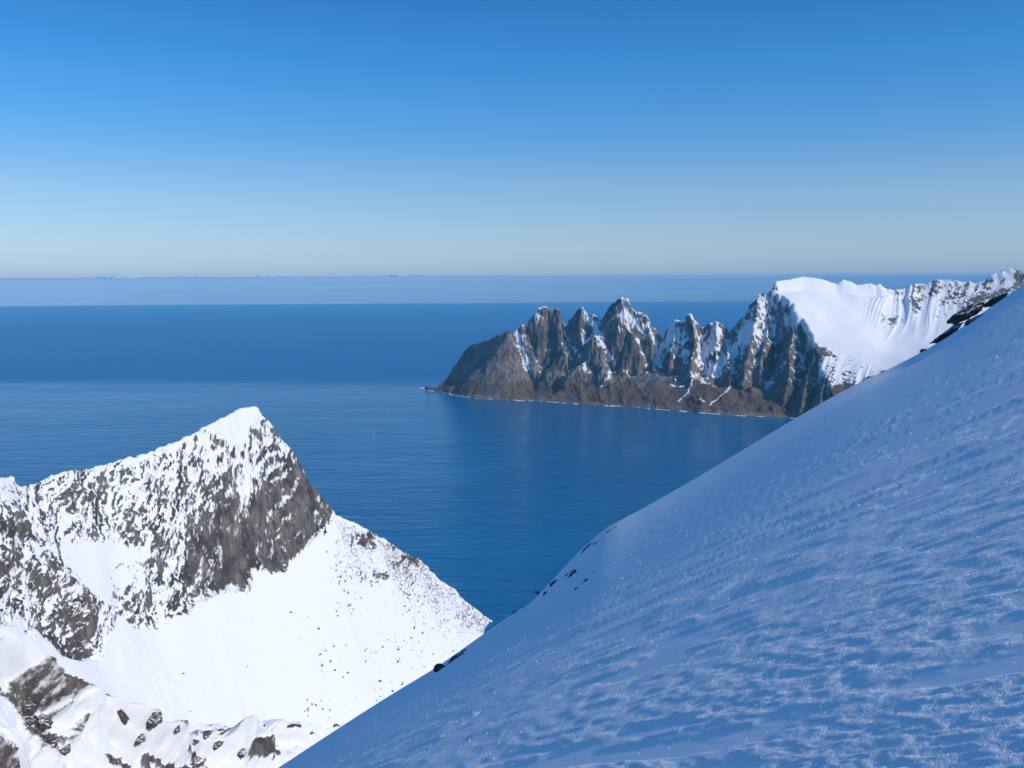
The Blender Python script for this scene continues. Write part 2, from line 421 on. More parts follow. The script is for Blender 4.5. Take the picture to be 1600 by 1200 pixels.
# the edge of the snowfield, falling steeply on its left
edge = [(1213,439,5820),(1208,450,5790),(1215,468,5750),(1242,481,5680),(1243,500,5620),(1273,526,5500),(1271,562,5350),(1290,590,5150),(1306,610,5020),(1318,634,4850)]
ridges.append((edge, 2.8))
ridges.append(([(1271,562,5350),(1262,582,5250),(1256,606,5140),(1252,632,5040)], 1.5))
ridges.append(([(1243,500,5620),(1238,540,5450),(1232,575,5300),(1228,600,5200)], 1.8))
ridges.append(([(1290,590,5150),(1284,612,5060),(1282,636,4970)], 1.6))
talus = [(672,606,40),(700,606,60),(740,610,120),(770,604,230),(795,592,300),(825,602,230),(851,607,240),(872,600,260),(890,595,300),(912,606,240),(935,597,300),(966,586,330),(985,598,260),(1000,593,290),(1030,577,360),
         (1060,599,260),(1072,601,260),(1085,590,320),(1100,606,240),(1120,614,210),(1147,606,280),(1165,617,220),(1190,605,290),(1215,597,330),(1228,622,220),(1250,634,200),(1306,632,230),(1400,620,300),(1550,600,320),(1750,600,400)]
talus = [(x, y - (7 if x > 740 else 0), shoreD(x) + o * 1.2) for x, y, o in talus]
shl = [(x, y, float(np.hypot(*at_z(x, y)[:2]))) for x, y in shore]

r = np.arange(4350, 7000, 4.6)
TH, R, X, Y = polar(630, 1335, .95, r)
wob = fbm(X / 160, Y / 160, o=4, seed=201) * 20; wob2 = fbm(X / 160, Y / 160, o=4, seed=202) * 20
Z1 = np.full(X.shape, -200.0); Z1p = np.full(X.shape, -200.0)
for i, (pts, k) in enumerate(ridges):
    P = at(np.array([p[0] for p in pts]), np.array([p[1] for p in pts]), np.array([p[2] for p in pts]))
    q = [(a[0], a[1]) for a in P]
    ww = 0 if i < 2 else .6
    d, v, s = line_d(X + wob * ww, Y + wob2 * ww, q, list(P[:, 2]))
    h = v - k * np.where(d < 60, d, 60 + (d - 60) * .8)
    if i > 1:                        # ribs lose a little height so that they never rise above the skyline
        h = h - 6
    Z1 = np.maximum(Z1, h)
for pts, off, dep in [([(864,496),(856,535),(849,570),(850,604)], 300, 85), ([(882,510),(892,545),(906,575),(922,598)], 280, 75), ([(898,500),(895,535),(893,565),(900,592)], 300, 50), ([(942,500),(946,530),(954,560),(960,586)], 300, 80), ([(990,494),(977,530),(964,560),(958,588)], 290, 60),
                      ([(1034,526),(1026,552),(1008,580),(994,596)], 300, 80), ([(1100,512),(1094,550),(1090,584)], 300, 60), ([(1142,527),(1120,560),(1100,592)], 300, 60), ([(1215,486),(1213,540),(1202,588)], 320, 70), ([(822,512),(836,555),(845,600)], 300, 60)]:
    d0 = float(cD(pts[0][0])) - 15; d1 = shoreD(pts[-1][0]) + off
    A = np.array(spur(pts, d0, d1)); Pw = at(A[:, 0], A[:, 1], A[:, 2])
    dd_, vv_, _ = line_d(X + wob * .5, Y + wob2 * .5, [(a[0], a[1]) for a in Pw], [.25] + [1] * (len(pts) - 2) + [.3])
    Z1 = Z1 - vv_ * np.clip(dep - 1.5 * dd_, 0, None)
Zt, Dt, _ = profile_heights(TH, R, [shl, talus], back=-.12, front=(60, 15), zmin=-12)
tipw = np.interp(TH[0], np.arctan2(*at_z(np.array([658., 664, 700, 760]), np.array([606., 606, 606, 606]))[:, :2].T), [-400, 20, 60, 260])
Zt = np.where(R > Dt[1][None] + tipw[None], -12, Zt)
Zt += np.where(Zt > 2, fbm(X / 70, Y / 70, o=4, seed=210) * 9, 0)
Z = np.maximum(Z1, Zt)
Zs = blur(Z, 2)
on_crest = np.abs(Z1 - Zs) > 12
Z = Z * .8 + Zs * .2
Z = np.maximum(Z, -12)
px, py = project(X, Y, Z)
nz = grid_normals(X, Y, Z)
rk = sstep(-15, 15, Z1 - Zt)
dsp = (ridged(X / 62, Y / 62, Z / 200, o=4, seed=221, gain=.6) - .45) * 14 * rk + fbm(X / 28, Y / 28, Z / 40, o=3, seed=231, gain=.6) * 9 * rk
dsp += (ridged(X / 24, Y / 24, Z / 120, o=3, seed=225, gain=.6) - .5) * 10 * rk
dsp *= .35 + .65 * sstep(770, 830, px)
dsp += (fbm(X / 30, Y / 30, o=4, seed=241) * 4.0 + (ridged(X / 110, Y / 240, o=3, seed=242) - .5) * 26) * (1 - rk) * sstep(2, 20, Z)
crD = np.interp(TH[0], *lines_to_polar([(x, y, cD(x)) for x, y in sky])[:2])
nc = np.exp(-((R - crD[None]) / 45.0) ** 2)
dsp *= (1 - .8 * nc)
dsp += nc * rk * (fbm(X / 22, Y / 22, o=4, seed=245, gain=.65) * 11 + 2)
X2, Y2, Z2 = X + nz[..., 0] * dsp, Y + nz[..., 1] * dsp, Z + nz[..., 2] * dsp * .7
n2 = grid_normals(X2, Y2, Z2)
conc = (blur(Z2, 4) - Z2) / 14.0
sn = -.42 + .9 * (n2[..., 2] - .45) + .42 * np.clip((Z2 - 230) / 300, -1, 1.3) + .22 * np.clip(conc, -1, 1) + .26 * fbm(X / 60, Y / 60, Z / 100, o=4, seed=251)
sn += .55 * fbm(X / 15, Y / 15, Z / 60, o=4, seed=255, gain=.8) - .35 * sstep(830, 770, px)
sn += .16 * sstep(900, 1100, px) + .30 * np.clip(n2[..., 0], -.3, .6)
qx = px + fbm(X / 50, Y / 50, Z / 50, o=3, seed=261) * 4
for pts, w, k in [([(805,518),(816,545),(830,577)],4,.95), ([(795,514),(804,520)],5,.6), ([(887,526),(900,550),(921,582)],2.6,.8), ([(919,490),(935,526),(955,562)],4,.7), ([(972,468),(992,500),(1020,530)],10,.42),
                  ([(1058,500),(1045,530),(1030,560)],9,.75), ([(1064,520),(1066,560)],9,.5), ([(1118,503),(1112,540),(1098,562)],9,.7), ([(1172,512),(1145,550),(1118,580)],9,.95), ([(1108,578),(1100,600)],3,.7),
                  ([(1086,588),(1080,606),(1062,625)],1.6,1.3), ([(1048,597),(1056,602),(1068,602)],1.8,1.4), ([(1142,604),(1128,619),(1112,632)],1.7,1.3), ([(952,590),(944,598),(934,606)],2.4,1.3), ([(1226,568),(1212,585),(1196,603)],3,.6),
                  ([(1088,623),(1104,628)],2.4,.9), ([(1180,520),(1196,516),(1210,520)],6,.4), ([(848,478),(838,500),(830,512)],5,.5), ([(901,560),(906,580)],2,.5), ([(926,492),(934,505)],6,.4)]:
    d, _, _ = line_d(qx, py, pts)
    sn += k * np.exp(-(d / w) ** 2)
sn = sn - .9 * sstep(160, 60, Z2) * (sn < .9)
veg = sstep(150, 60, Z2) * .75 + .35 * (1 - rk) - .7 * sstep(26, 8, Z2)
veg += .35 * fbm(X / 120, Y / 120, o=3, seed=271)
snow = .42 + sn
grid_obj('horned_mountain', X2, Y2, Z2, M_horn, {'snow': snow, 'veg': veg})
tag(COL.objects['horned_mountain'], 'row of jagged dark rock horns dusted with snow rising from the sea', kind='structure')

# ================================================================== SNOW MOUNTAIN, right
sk = [(1213,439),(1230,437),(1243.5,434),(1255,432),(1286,436),(1307,444),(1317.6,436),(1330,440),(1339,445),(1359,442),(1375,444),(1386,451),(1406.5,452),(1420,447.5),(1436,442),(1447,443),(1458,438.5),
      (1486,434),(1499,439),(1514.5,438.5),(1523.5,443),(1539,436),(1553,427),(1573,418),(1584,417),(1600,424),(1640,415),(1700,425),(1760,430)]
tD2 = [(1213,5820),(1255,5950),(1311,6050),(1400,6200),(1486,6300),(1584,6400),(1760,6500)]
c2 = [(x, y, crestD(x, tD2)) for x, y in sk]
mid2 = [(1213,520,5400),(1273,527,5495),(1330,530,5560),(1400,535,5700),(1486,525,5800),(1600,510,5900),(1760,505,6000)]
low2 = [(1213,640,4800),(1273,620,4950),(1306,612,5010),(1360,600,5060),(1430,585,5080),(1500,570,5200),(1600,555,5300),(1760,540,5400)]
shl2 = [(x, y, d) for x, y, d in shl if x > 1150]
r = np.arange(4350, 7300, 5.5)
TH, R, X, Y = polar(1165, 1740, 1.1, r)
Z, D, Zk = profile_heights(TH, R, [shl2, low2, mid2, c2], back=1.0, front=(60, 15), zmin=-12)
nc = np.exp(-((R - D[3][None]) / 40.0) ** 2)
Zb = blur(Z, 24); Z = Z * nc + Zb * (1 - nc)
# cut away left of the edge
P = at(*np.array(edge).T)
P = np.vstack([[P[0, 0] - 30, P[0, 1] + 700, P[0, 2] - 300], P])
d, v, s = line_d(X + fbm(X / 60, Y / 60, o=4, seed=380) * 26, Y + fbm(X / 60, Y / 60, o=4, seed=381) * 26, [(a[0], a[1]) for a in P], list(P[:, 2]))
left = s < 0   # polyline runs toward the camera
# decide which sign is the left side using a known point
tp = at(1180.0, 560.0, 5300.0); _, _, ts = line_d(np.array([tp[0]]), np.array([tp[1]]), [(a[0], a[1]) for a in P])
left = s == ts[0]
Z = np.where(left, np.minimum(Z, v - 4.5 * d - 4), Z)
Z = np.maximum(Z, -12)
px, py = project(X, Y, Z)
depth = (D[3][None] - R) / 1000.0                         # km below the crest
lean = px + depth * 60
lean = lean + fbm(px / 55, depth * 2, o=2, seed=303) * 9
fl = (.35 + .9 * sstep(-.4, .5, fbm(px / 38, depth * 1.5, o=2, seed=304))) * ridged(lean / 26, depth * .9, o=4, seed=301, gain=.6)
flw = sstep(1325, 1400, px) * sstep(.62, .12, depth) * sstep(-.03, .05, depth)
nz = grid_normals(X, Y, Z)
dsp = (fl - .4) * 38 * flw + fbm(X / 300, Y / 300, o=3, seed=311) * 10 * (1 - nc)
lowrock = sstep(548, 592, py + (1345 - px) * .25 + fbm(X / 90, Y / 90, o=3, seed=320) * 16) * sstep(1500, 1300, px)
dsp += lowrock * (ridged(lean / 14, depth * 2, o=3, seed=331) - .5) * 12
dsp += nc * fbm(X / 25, Y / 25, o=4, seed=341, gain=.6) * 7 * (.3 + .7 * sstep(1325, 1400, px))
X2, Y2, Z2 = X + nz[..., 0] * dsp, Y + nz[..., 1] * dsp, Z + nz[..., 2] * dsp
fine = fbm(X / 16, Y / 16, Z / 16, o=3, seed=351, gain=.65)
cl = fbm(lean / 20, depth * 6, o=4, seed=361, gain=.6)
rock = flw * (.33 + .6 * cl + .6 * fine) + nc * .25 * sstep(1340, 1400, px)
rock += lowrock * (.60 + .9 * cl + .7 * fine) + .9 * sstep(200, 120, Z2)
rock = np.where(left, .55 + .4 * fine, rock)
veg = sstep(190, 90, Z2)
grid_obj('snow_mountain', X2, Y2, Z2, M_far, {'snow': 1 - rock, 'veg': veg})
tag(COL.objects['snow_mountain'], 'broad smooth snow mountain with a fluted crest behind the horned range', kind='structure')

# ================================================================== NEAR SNOW SLOPE
sil = [(-400,1735),(0,1478),(250,1318),(430,1203),(520,1144),(600,1093),(680,1045),(740,1003),(780,975),(830,943),(865,905),(900,868),(935,835),(960,819),(1000,798),(1060,764),(1120,729),(1180,693),
       (1250,651),(1300,622),(1345,598),(1390,577),(1440,551),(1480,528),(1520,500),(1560,472),(1600,445),(1660,405),(1760,340),(2000,190)]
sp = ray(np.array([s[0] for s in sil]), np.array([s[1] for s in sil]))
s_th = np.arctan2(sp[:, 0], sp[:, 1]); s_t = sp[:, 2] / np.hypot(sp[:, 0], sp[:, 1])
def plane_t(th): return .651 * np.sin(th) - .313 * np.cos(th)
EYE = 1.75
def slope_grid(th, r):
    TH, R = np.meshgrid(th, r)
    X, Y = R * np.sin(TH), R * np.cos(TH)
    t = plane_t(TH); ease = sstep(.25, -.25, t)
    t = t * (1 - .13 * (np.exp(-(R / 20.0) ** 2) * ease + (1 - ease) * sstep(260, 60, R)))
    tf = np.linspace(s_th[0], s_th[-1], 1600); sf = np.interp(tf, s_th, s_t); kk = np.ones(17) / 17
    sf[8:-8] = np.convolve(sf, kk, 'valid')
    ts = np.interp(TH, tf, sf)
    wv = sstep(s_th[0], s_th[0] + .15, TH) * sstep(s_th[-1], s_th[-1] - .15, TH)
    k = sstep(8, 110, R) * wv
    t = t * (1 - k) + ts * k
    Z = H - EYE * np.exp(-(R / 110.0) ** 2) + R * t
    # above the camera the slope eases off to a rounded top
    up = t * R
    Z = np.where(up > 25, H - EYE + 25 + 30 * (1 - np.exp(-(up - 25) / 30)), Z)
    return TH, R, X, Y, Z
# rows: about one picture row each near the camera
rows = [.12]
while rows[-1] < 1400:
    a = rows[-1]
    rows.append(a + max(.012 if a > 1.2 else .06, min(a * a / 1.75 * .0011, a * .022 if a < 330 else a * .03)))
r = np.array(rows)
thf = np.linspace(-.58, .60, 1240)
thl = np.linspace(-2.6, -.58, 90)[:-1]; thr = np.linspace(.60, 3.68, 150)[1:]
th = np.concatenate([thl, thf, thr])
TH, R, X, Y, Z = slope_grid(th, r)
edgeR = 235 + 35 * fbm(TH * 9, TH * 0 + 3.3, o=4, seed=401) + 60 * sstep(.15, .5, TH)
over = np.clip(R - edgeR, 0, None)
Z = Z - np.where(over > 0, 1.1 * over + .25 * np.minimum(over, 30), 0)
# gentle rolls
roll = fbm(X / 60, Y / 60, o=3, seed=411) * .25 * sstep(8, 60, R)
# wind-carved snow: streaks running along the wind, fine crust
wa = math.radians(117)
cu, su = math.cos(wa), math.sin(wa)
wx, wy = X * cu + Y * su, -X * su + Y * cu           # wx along the wind
wpx = fbm(wx / 5, wy / 5, o=3, seed=415) * .5
lod = lambda wl: sstep(.6, 2.2, wl / np.maximum(R * .0011, 1e-4)) * sstep(.6, 2.0, wl / np.maximum(R * R / 1.75 * .0011, 1e-4))
hol = .8 * fbm(wx / 1.5 + wpx, wy / .33, o=4, seed=421) + .7 * fbm(wx / 9 + wpx, wy / 1.1, o=3, seed=422)
rough = sstep(-.38, .10, hol - 1.1 * sstep(12, 34, R + 5 * fbm(wx / 9, wy / 2, o=3, seed=423)) + .10)
sastr = fbm(wx / 3.0, wy / .6 + wpx, o=4, seed=431, gain=.5) * .006
grain = 0
for q, (wl, am) in enumerate(((.020, .17), (.040, .20), (.08, .19), (.16, .16), (.32, .13), (.64, .09), (1.3, .03))):
    grain = grain + vnoise(wx / (wl * 2.7) + q, wy / wl, seed=451 + q) * wl * am * lod(wl) / (1 + (wl / (np.maximum(R, 2.5) * .0075)) ** 2.2) * 1.9
far_fade = sstep(150, 30, R)
disp = (sastr * (.35 + .65 * rough) + grain * (.08 + .92 * rough) + .022 * rough) * (.1 + .9 * far_fade)
disp = disp * sstep(1.0, 2.5, R)
Z = Z + roll + disp
Z = np.maximum(Z, -12)

n = N('slope_snow')
v = n.coords()
g1 = n.noise(v, 9.0, 6, .7); g2 = n.noise(v, 60.0, 3, .7)
g0 = n.noise(n.coords(scale=(1.5, 1, 1)), 2.6, 5, .65)
hh = n.math('ADD', n.math('ADD', n.math('MULTIPLY', g1, .02), n.math('MULTIPLY', g2, .005)), n.math('MULTIPLY', g0, .05))
bp = n.n('ShaderNodeBump', inp={'Height': hh, 'Distance': 1.0, 'Strength': n.math('ADD', n.math('MULTIPLY', n.attr('rough'), .75), .06)})
rk_ = n.attr('rock')
n4 = n.noise(v, .35, 6, .65)
msk = n.math('MULTIPLY', n.math('SUBTRACT', n.math('ADD', rk_, n.math('MULTIPLY', n.math('SUBTRACT', n4, .5), .8)), .5), 8, clamp=True)
col = n.mix(msk, SNOW, (.06, .052, .05))
b = n.n('ShaderNodeBsdfPrincipled', inp={'Base Color': col, 'Roughness': .8, 'Normal': bp.outputs[0]})
b.inputs['Specular IOR Level'].default_value = .2
n.link(b.outputs[0], n.out.inputs[0])
M_slope = n.m
rock = sstep(4, 14, over)
grid_obj('snow_slope', X, Y, Z, M_slope, {'rock': rock, 'rough': rough})
tag(COL.objects['snow_slope'], 'steep wind-carved snow slope in blue shade falling away to the left', kind='structure')
SLOPE = (th, r, Z)
def slope_z(x, y):
    R0 = np.hypot(x, y); T0 = np.arctan2(x, y)
    j = np.clip(np.searchsorted(th, T0) - 1, 0, len(th) - 2); i = np.clip(np.searchsorted(r, R0) - 1, 0, len(r) - 2)
    a = (T0 - th[j]) / (th[j + 1] - th[j]); b_ = (R0 - r[i]) / (r[i + 1] - r[i])
    return (Z[i, j] * (1 - a) + Z[i, j + 1] * a) * (1 - b_) + (Z[i + 1, j] * (1 - a) + Z[i + 1, j + 1] * a) * b_

# frost crystals that catch the sun
M_crys = N('frost'); b = M_crys.n('ShaderNodeBsdfPrincipled', inp={'Base Color': (.9, .92, .95, 1), 'Roughness': .25})
M_crys.link(b.outputs[0], M_crys.out.inputs[0]); M_crys = M_crys.m
vs, fs = [], []
for k in range(3600):
    T0 = random.uniform(-.35, .56); R0_ = 1 / random.uniform(1 / 30, 1 / 3.0)
    x, y = R0_ * math.sin(T0), R0_ * math.cos(T0)
    z = float(slope_z(np.array(x), np.array(y)))
    s = R0_ * .00040 * random.choice([.4, .5, .6, .8, 1.5]) ; z += s * 1.6
    i = len(vs); 
    rot = random.uniform(0, 6.28)
    for q in range(3):
        vs.append((x + s * math.cos(rot + q * 2.094), y + s * math.sin(rot + q * 2.094), z + random.uniform(-.3, .3) * s))
    vs += [(x, y, z + s * 1.2), (x, y, z - s * 3.2)]
    for q in range(3):
        fs += [(i + q, i + (q + 1) % 3, i + 3), (i + (q + 1) % 3, i + q, i + 4)]
o = mesh_obj('frost_crystals', vs, fs, M_crys)
tag(o, 'glittering frost crystals scattered over the near snow', 'frost', kind='stuff')

# ================================================================== ROCKS ON THE EDGE OF THE SLOPE
n = N('outcrop_rock'); v = n.coords()
a = n.noise(v, .8, 8, .7); 
col = n.ramp(a, [(.3, (.035, .030, .028)), (.5, (.10, .083, .072)), (.7, (.19, .16, .14))])
geo = n.n('ShaderNodeNewGeometry'); sx = n.n('ShaderNodeSeparateXYZ', inp={0: geo.outputs['Normal']})
up = n.math('ADD', sx.outputs[2], n.math('MULTIPLY', n.math('SUBTRACT', n.noise(v, .22, 4, .55), .5), 1.5))
col = n.mix(n.math('MULTIPLY', n.math('SUBTRACT', up, .80), 7, clamp=True), col, SNOW)
bp = n.n('ShaderNodeBump', inp={'Height': a, 'Distance': .8, 'Strength': .9})
b = n.n('ShaderNodeBsdfPrincipled', inp={'Base Color': col, 'Roughness': .85, 'Normal': bp.outputs[0]})
n.link(b.outputs[0], n.out.inputs[0]); M_rock = n.m

def rock_mesh(sx, sy, sz, seed, sub=4):
    import bmesh
    bm = bmesh.new(); bmesh.ops.create_icosphere(bm, subdivisions=sub, radius=1.0)
    P = np.array([v.co[:] for v in bm.verts])
    rd = 1 + .42 * fbm(P[:, 0] * 1.3 + seed, P[:, 1] * 1.3, P[:, 2] * 1.3, o=4, seed=seed)
    # flat fracture planes
    rg = np.random.default_rng(seed)
    Q = P * rd[:, None]
    for _ in range(11):
        nn = rg.normal(size=3); nn /= np.linalg.norm(nn); h = rg.uniform(.5, .85)
        e = np.clip(Q @ nn - h, 0, None); Q -= e[:, None] * nn * .9
    Q += fbm(Q[:, 0] * 3.5, Q[:, 1] * 3.5, Q[:, 2] * 6, o=4, seed=seed + 5, gain=.65)[:, None] * P * .22
    for vtx, c in zip(bm.verts, Q * [sx, sy, sz]): vtx.co = c
    me = bpy.data.meshes.new('rock'); bm.to_mesh(me); bm.free(); me.materials.append(M_rock)
    return me

# (px, py, width px, height px, tilt, label)
outs = [
 (1514,488,54,20,-.62,'biggest dark rock outcrop breaking the upper right snow edge'),
 (1524,500,34,12,-.60,'long rock rib just below the biggest outcrop on the upper right edge'),
 (1556,470,27,14,-.66,'rounded black rock standing alone in the snow above the biggest outcrop'),
 (1482,521,50,13,-.62,'long low dark rock on the snow edge below the biggest outcrop'),
 (1443,547,10,5,-.3,'tiny dark rock on the snow edge beside the blue shadow of the snow mountain'),
 (1379,582,9,6,-.4,'small black rock on the snow edge where the far brown slopes meet it'),
 (914,911,17,9,-.75,'dark angular rock with snow below it, largest in the middle of the slope edge'),
 (901,921,7,9,-.9,'small upright rock touching the left of the middle slope rock'),
 (897,897,14,16,-1.0,'pointed dark rock above the middle slope rock'),
 (886,899,9,7,-.7,'little snowy rock left of the pointed dark rock'),
 (928,895,5,4,-.5,'lone pebble-sized rock right of the middle slope rocks'),
 (917,858,26,7,-.75,'long dark rib of rock on the snow edge against the sea'),
 (931,850,9,6,-.5,'short rock at the upper end of the long rib against the sea'),
 (954,829,20,5,-.55,'thin snowy rock ledge highest on the middle snow edge'),
 (865,912,16,8,-.8,'pale rock band on the snow edge above the sea'),
 (852,928,9,5,-.8,'small dark rock under the pale rock band'),
 (840,926,6,8,-.9,'small pointed rock standing out against the sea'),
 (872,951,6,3,-.5,'smallest dark stone in the snow below the middle rocks'),
 (804,957,8,5,-.5,'pair-sized dark stone on the snow edge where the white ridge meets the sea'),
 (711,1031,40,10,-.62,'dark rock band on the snow edge in front of the white bowl'),
 (689,1046,20,20,-.8,'dark rock step at the lower end of the band in front of the white bowl'),
 (724,1018,12,6,-.6,'small rock at the top of the band in front of the white bowl')]
def sil_y(x): return float(np.interp(x, [s[0] for s in sil], [s[1] for s in sil]))
from mathutils import Matrix, Vector, Euler
for i, (x, y, w, h, tilt, lab) in enumerate(outs):
    inset = y - sil_y(x)
    dv = ray(x, y); tt = math.atan2(dv[0], dv[1])
    jj = int(np.argmin(np.abs(th - tt))); tz = (Z[:, jj] - H) / r; want = dv[2] / math.hypot(dv[0], dv[1])
    kmax = int(np.argmax(np.where(r > 60, tz, -9)))
    hit = np.nonzero(tz >= want)[0]
    kk_ = kmax if len(hit) == 0 else int(hit[0])
    D = float(r[kk_])
    c = at(float(x), float(y), D)
    m = D / FPX
    me = rock_mesh(w * m * .56, max(w, h) * m * .40, h * m * .50, 500 + i)
    o = bpy.data.objects.new('rock_outcrop', me); COL.objects.link(o)
    o.location = c; o.rotation_euler = Euler((0, tilt, -tt), 'XYZ')
    tag(o, lab, 'rock', 'rocks along the edge of the snow slope')

shouts = [(75,1108,30,34,'largest rock on the lower left shoulder, between two snow gullies'),(98,1125,30,26,'rock touching the right of the largest shoulder rock'),(60,1130,26,20,'flat rock under the left end of the largest shoulder rock'),
 (180,1120,16,28,'upright rock on the crest of the shoulder'),(212,1128,34,22,'broad brown rock right of the upright crest rock'),(90,1165,40,36,'dark rock at the bottom left, directly below the largest shoulder rocks'),
 (140,1168,24,14,'low rock right of the dark bottom left rock'),(215,1156,28,11,'small rock with a shadow under the broad brown crest rock'),(122,1188,30,18,'rock touching the bottom edge of the picture at left'),
 (322,1150,20,14,'small pointed rock near the right end of the shoulder'),(300,1162,18,10,'snowy rock just below the small pointed one'),(345,1168,22,12,'squat rock between the small pointed one and the rightmost rock'),(308,1192,34,16,'rounded rock near the bottom edge below the small pointed one'),
 (252,1147,12,9,'little stone on the shoulder crest beside the white bowl'),(385,1178,22,9,'rightmost rock of the shoulder'),(30,1072,14,20,'dark rock alone in the snow at the far left'),(205,1186,14,8,'single stone in the open snow low on the shoulder')]
for i, (x, y, w, h, lab) in enumerate(shouts):
    dv = ray(float(x), float(y)); tt = math.atan2(dv[0], dv[1]); jj = int(np.argmin(np.abs(SHT - tt)))
    tz = (SHZ[:, jj] - H) / SHR; hit = np.nonzero(tz >= dv[2] / math.hypot(dv[0], dv[1]))[0]
    if len(hit) == 0: continue
    kk_ = int(hit[0]); m = SHR[kk_] / FPX
    me = rock_mesh(w * m * .5, w * m * .42, h * m * .5, 900 + i)
    o = bpy.data.objects.new('shoulder_rock', me); COL.objects.link(o)
    o.location = (SHX[kk_, jj], SHY[kk_, jj], SHZ[kk_, jj]); o.rotation_euler = Euler((.35, random.uniform(-.5, .1), random.uniform(-.6, .6)), 'XYZ')
    tag(o, lab, 'rock', 'rocks on the lower left shoulder')

# ================================================================== BOULDERS AND BUSHES ON THE LEFT PEAK
thL, rL, ZL = LEFT[0], LEFT[1], LEFT[2]
pxL, pyL = project(LXYZ[0], LXYZ[1], LXYZ[2])
def hit_left(x, y):
    """first point of the left peak seen at this direction"""
    d = ray(float(x), float(y)); t = math.atan2(d[0], d[1]); j = int(np.clip(np.searchsorted(thL, t), 0, len(thL) - 1))
    z = ZL[:, j]; tt = (z - H) / rL; want = d[2] / math.hypot(d[0], d[1])
    k = np.nonzero(tt >= want)[0]
    if len(k) == 0: return None
    k = k[0]; rr = rL[k]
    return np.array([rr * math.sin(t), rr * math.cos(t), z[k]])
bn = N('boulder_rock'); v = bn.coords(); a = bn.noise(v, .6, 4, .6)
b = bn.n('ShaderNodeBsdfPrincipled', inp={'Base Color': bn.ramp(a, [(.3, (.10, .088, .08)), (.7, (.22, .19, .17))]), 'Roughness': .9}); bn.link(b.outputs[0], bn.out.inputs[0])
bmeshes = []
for s in range(6):
    me = rock_mesh(1, .9, .75, 700 + s, sub=2); me.materials.clear(); me.materials.append(bn.m); bmeshes.append(me)
fields = [((640,1010),(62,38),84,'dark boulder on the right side of the white bowl just above the blue slope'),
          ((545,1035),(60,40),64,'small boulder in the open snow near the middle of the white bowl'),
          ((500,1110),(34,16),38,'boulder in the small cluster low in the white bowl near the shoulder'),
          ((455,985),(60,45),24,'scattered stone high in the white bowl below the brown cliff'),
          ((600,1085),(40,22),24,'stone in the snow close to the edge of the blue slope'),
          ((320,1060),(90,50),10,'lone stone on the smooth left part of the white bowl')]
for (cx, cy), (rx, ry), cnt, lab in fields:
    made = 0
    while made < cnt:
        x = random.gauss(cx, rx * .6); y = random.gauss(cy, ry * .6)
        if y > sil_y(x) - 4 or y > 1138 or x > 770: continue
        p = hit_left(x, y)
        if p is None: continue
        m = np.hypot(p[0], p[1]) / FPX
        s = m * random.choice([.7, .8, 1.0, 1.0, 1.3, 1.6, 2.4])
        o = bpy.data.objects.new('boulder', random.choice(bmeshes)); COL.objects.link(o)
        s *= 1.2; o.location = (p[0], p[1], p[2] + s * .2); o.scale = (s * random.uniform(.9, 1.6), s, s * random.uniform(.7, 1.0)); o.rotation_euler = (random.uniform(-.3, .3), random.uniform(-.3, .3), random.uniform(0, 6.28))
        tag(o, lab, 'boulder', 'boulders in the snow bowl'); made += 1

# leafless birch scrub: many fine twigs
tw = N('twig_bark'); b = tw.n('ShaderNodeBsdfPrincipled', inp={'Base Color': (.17, .145, .13, 1), 'Roughness': .9}); tw.link(b.outputs[0], tw.out.inputs[0]); tw = tw.m
def bush_geo(vs, fs, c, s, nt, rg):
    for _ in range(nt):
        az = rg.uniform(0, 6.283); lean = rg.uniform(.1, .9); L = s * rg.uniform(.5, 1.15)
        dx, dy, dz = math.cos(az) * lean, math.sin(az) * lean, 1.0
        bx, by = rg.uniform(-.25, .25) * s, rg.uniform(-.25, .25) * s
        w = s * .022; px_, py_ = -math.sin(az) * w, math.cos(az) * w
        i = len(vs)
        vs += [(c[0] + bx - px_, c[1] + by - py_, c[2]), (c[0] + bx + px_, c[1] + by + py_, c[2]), (c[0] + bx, c[1] + by, c[2] + w * 1.4), (c[0] + bx + dx * L * .7, c[1] + by + dy * L * .7, c[2] + dz * L * .8)]
        fs += [(i, i + 1, i + 3), (i + 1, i + 2, i + 3), (i + 2, i, i + 3)]
proto = []
for k in range(5):
    vs, fs = [], []; bush_geo(vs, fs, (0, 0, 0), 1.0, 60, random.Random(k)); me = bpy.data.meshes.new('bush'); me.from_pydata(vs, [], fs); me.materials.append(tw); proto.append(me)
spots = [((535,880),(20,40),40,'bare grey bush in the clump under the kink of the peak ridge'), ((575,900),(22,30),34,'bare grey bush between the two dark knobs of the right ridge'),
         ((640,925),(26,26),38,'bare grey bush on the snow below the largest dark knob of the right ridge'), ((700,955),(24,18),30,'bare grey bush low on the right ridge near the sea'),
         ((540,950),(16,14),12,'bare bush in the open snow just under the clump on the ridge'), ((580,1018),(8,6),3,'wide bare bush alone among the boulders of the bowl')]
for (cx, cy), (rx, ry), cnt, lab in spots:
    made = 0
    while made < cnt:
        x = random.gauss(cx, rx * .7); y = random.gauss(cy, ry * .7)
        if y > sil_y(x) - 3: continue
        p = hit_left(x, y)
        if p is None: continue
        m = np.hypot(p[0], p[1]) / FPX; s = m * random.uniform(3.0, 7.5)
        o = bpy.data.objects.new('bare_bush', random.choice(proto)); COL.objects.link(o)
        o.location = tuple(p - [0, 0, .1]); o.scale = (s * .9, s * .9, s * .8); o.rotation_euler = (0, 0, random.uniform(0, 6.28))
        tag(o, lab, 'bush', 'bare bushes on the right ridge'); made += 1
vs, fs = [], []; rg = random.Random(5); k = 0
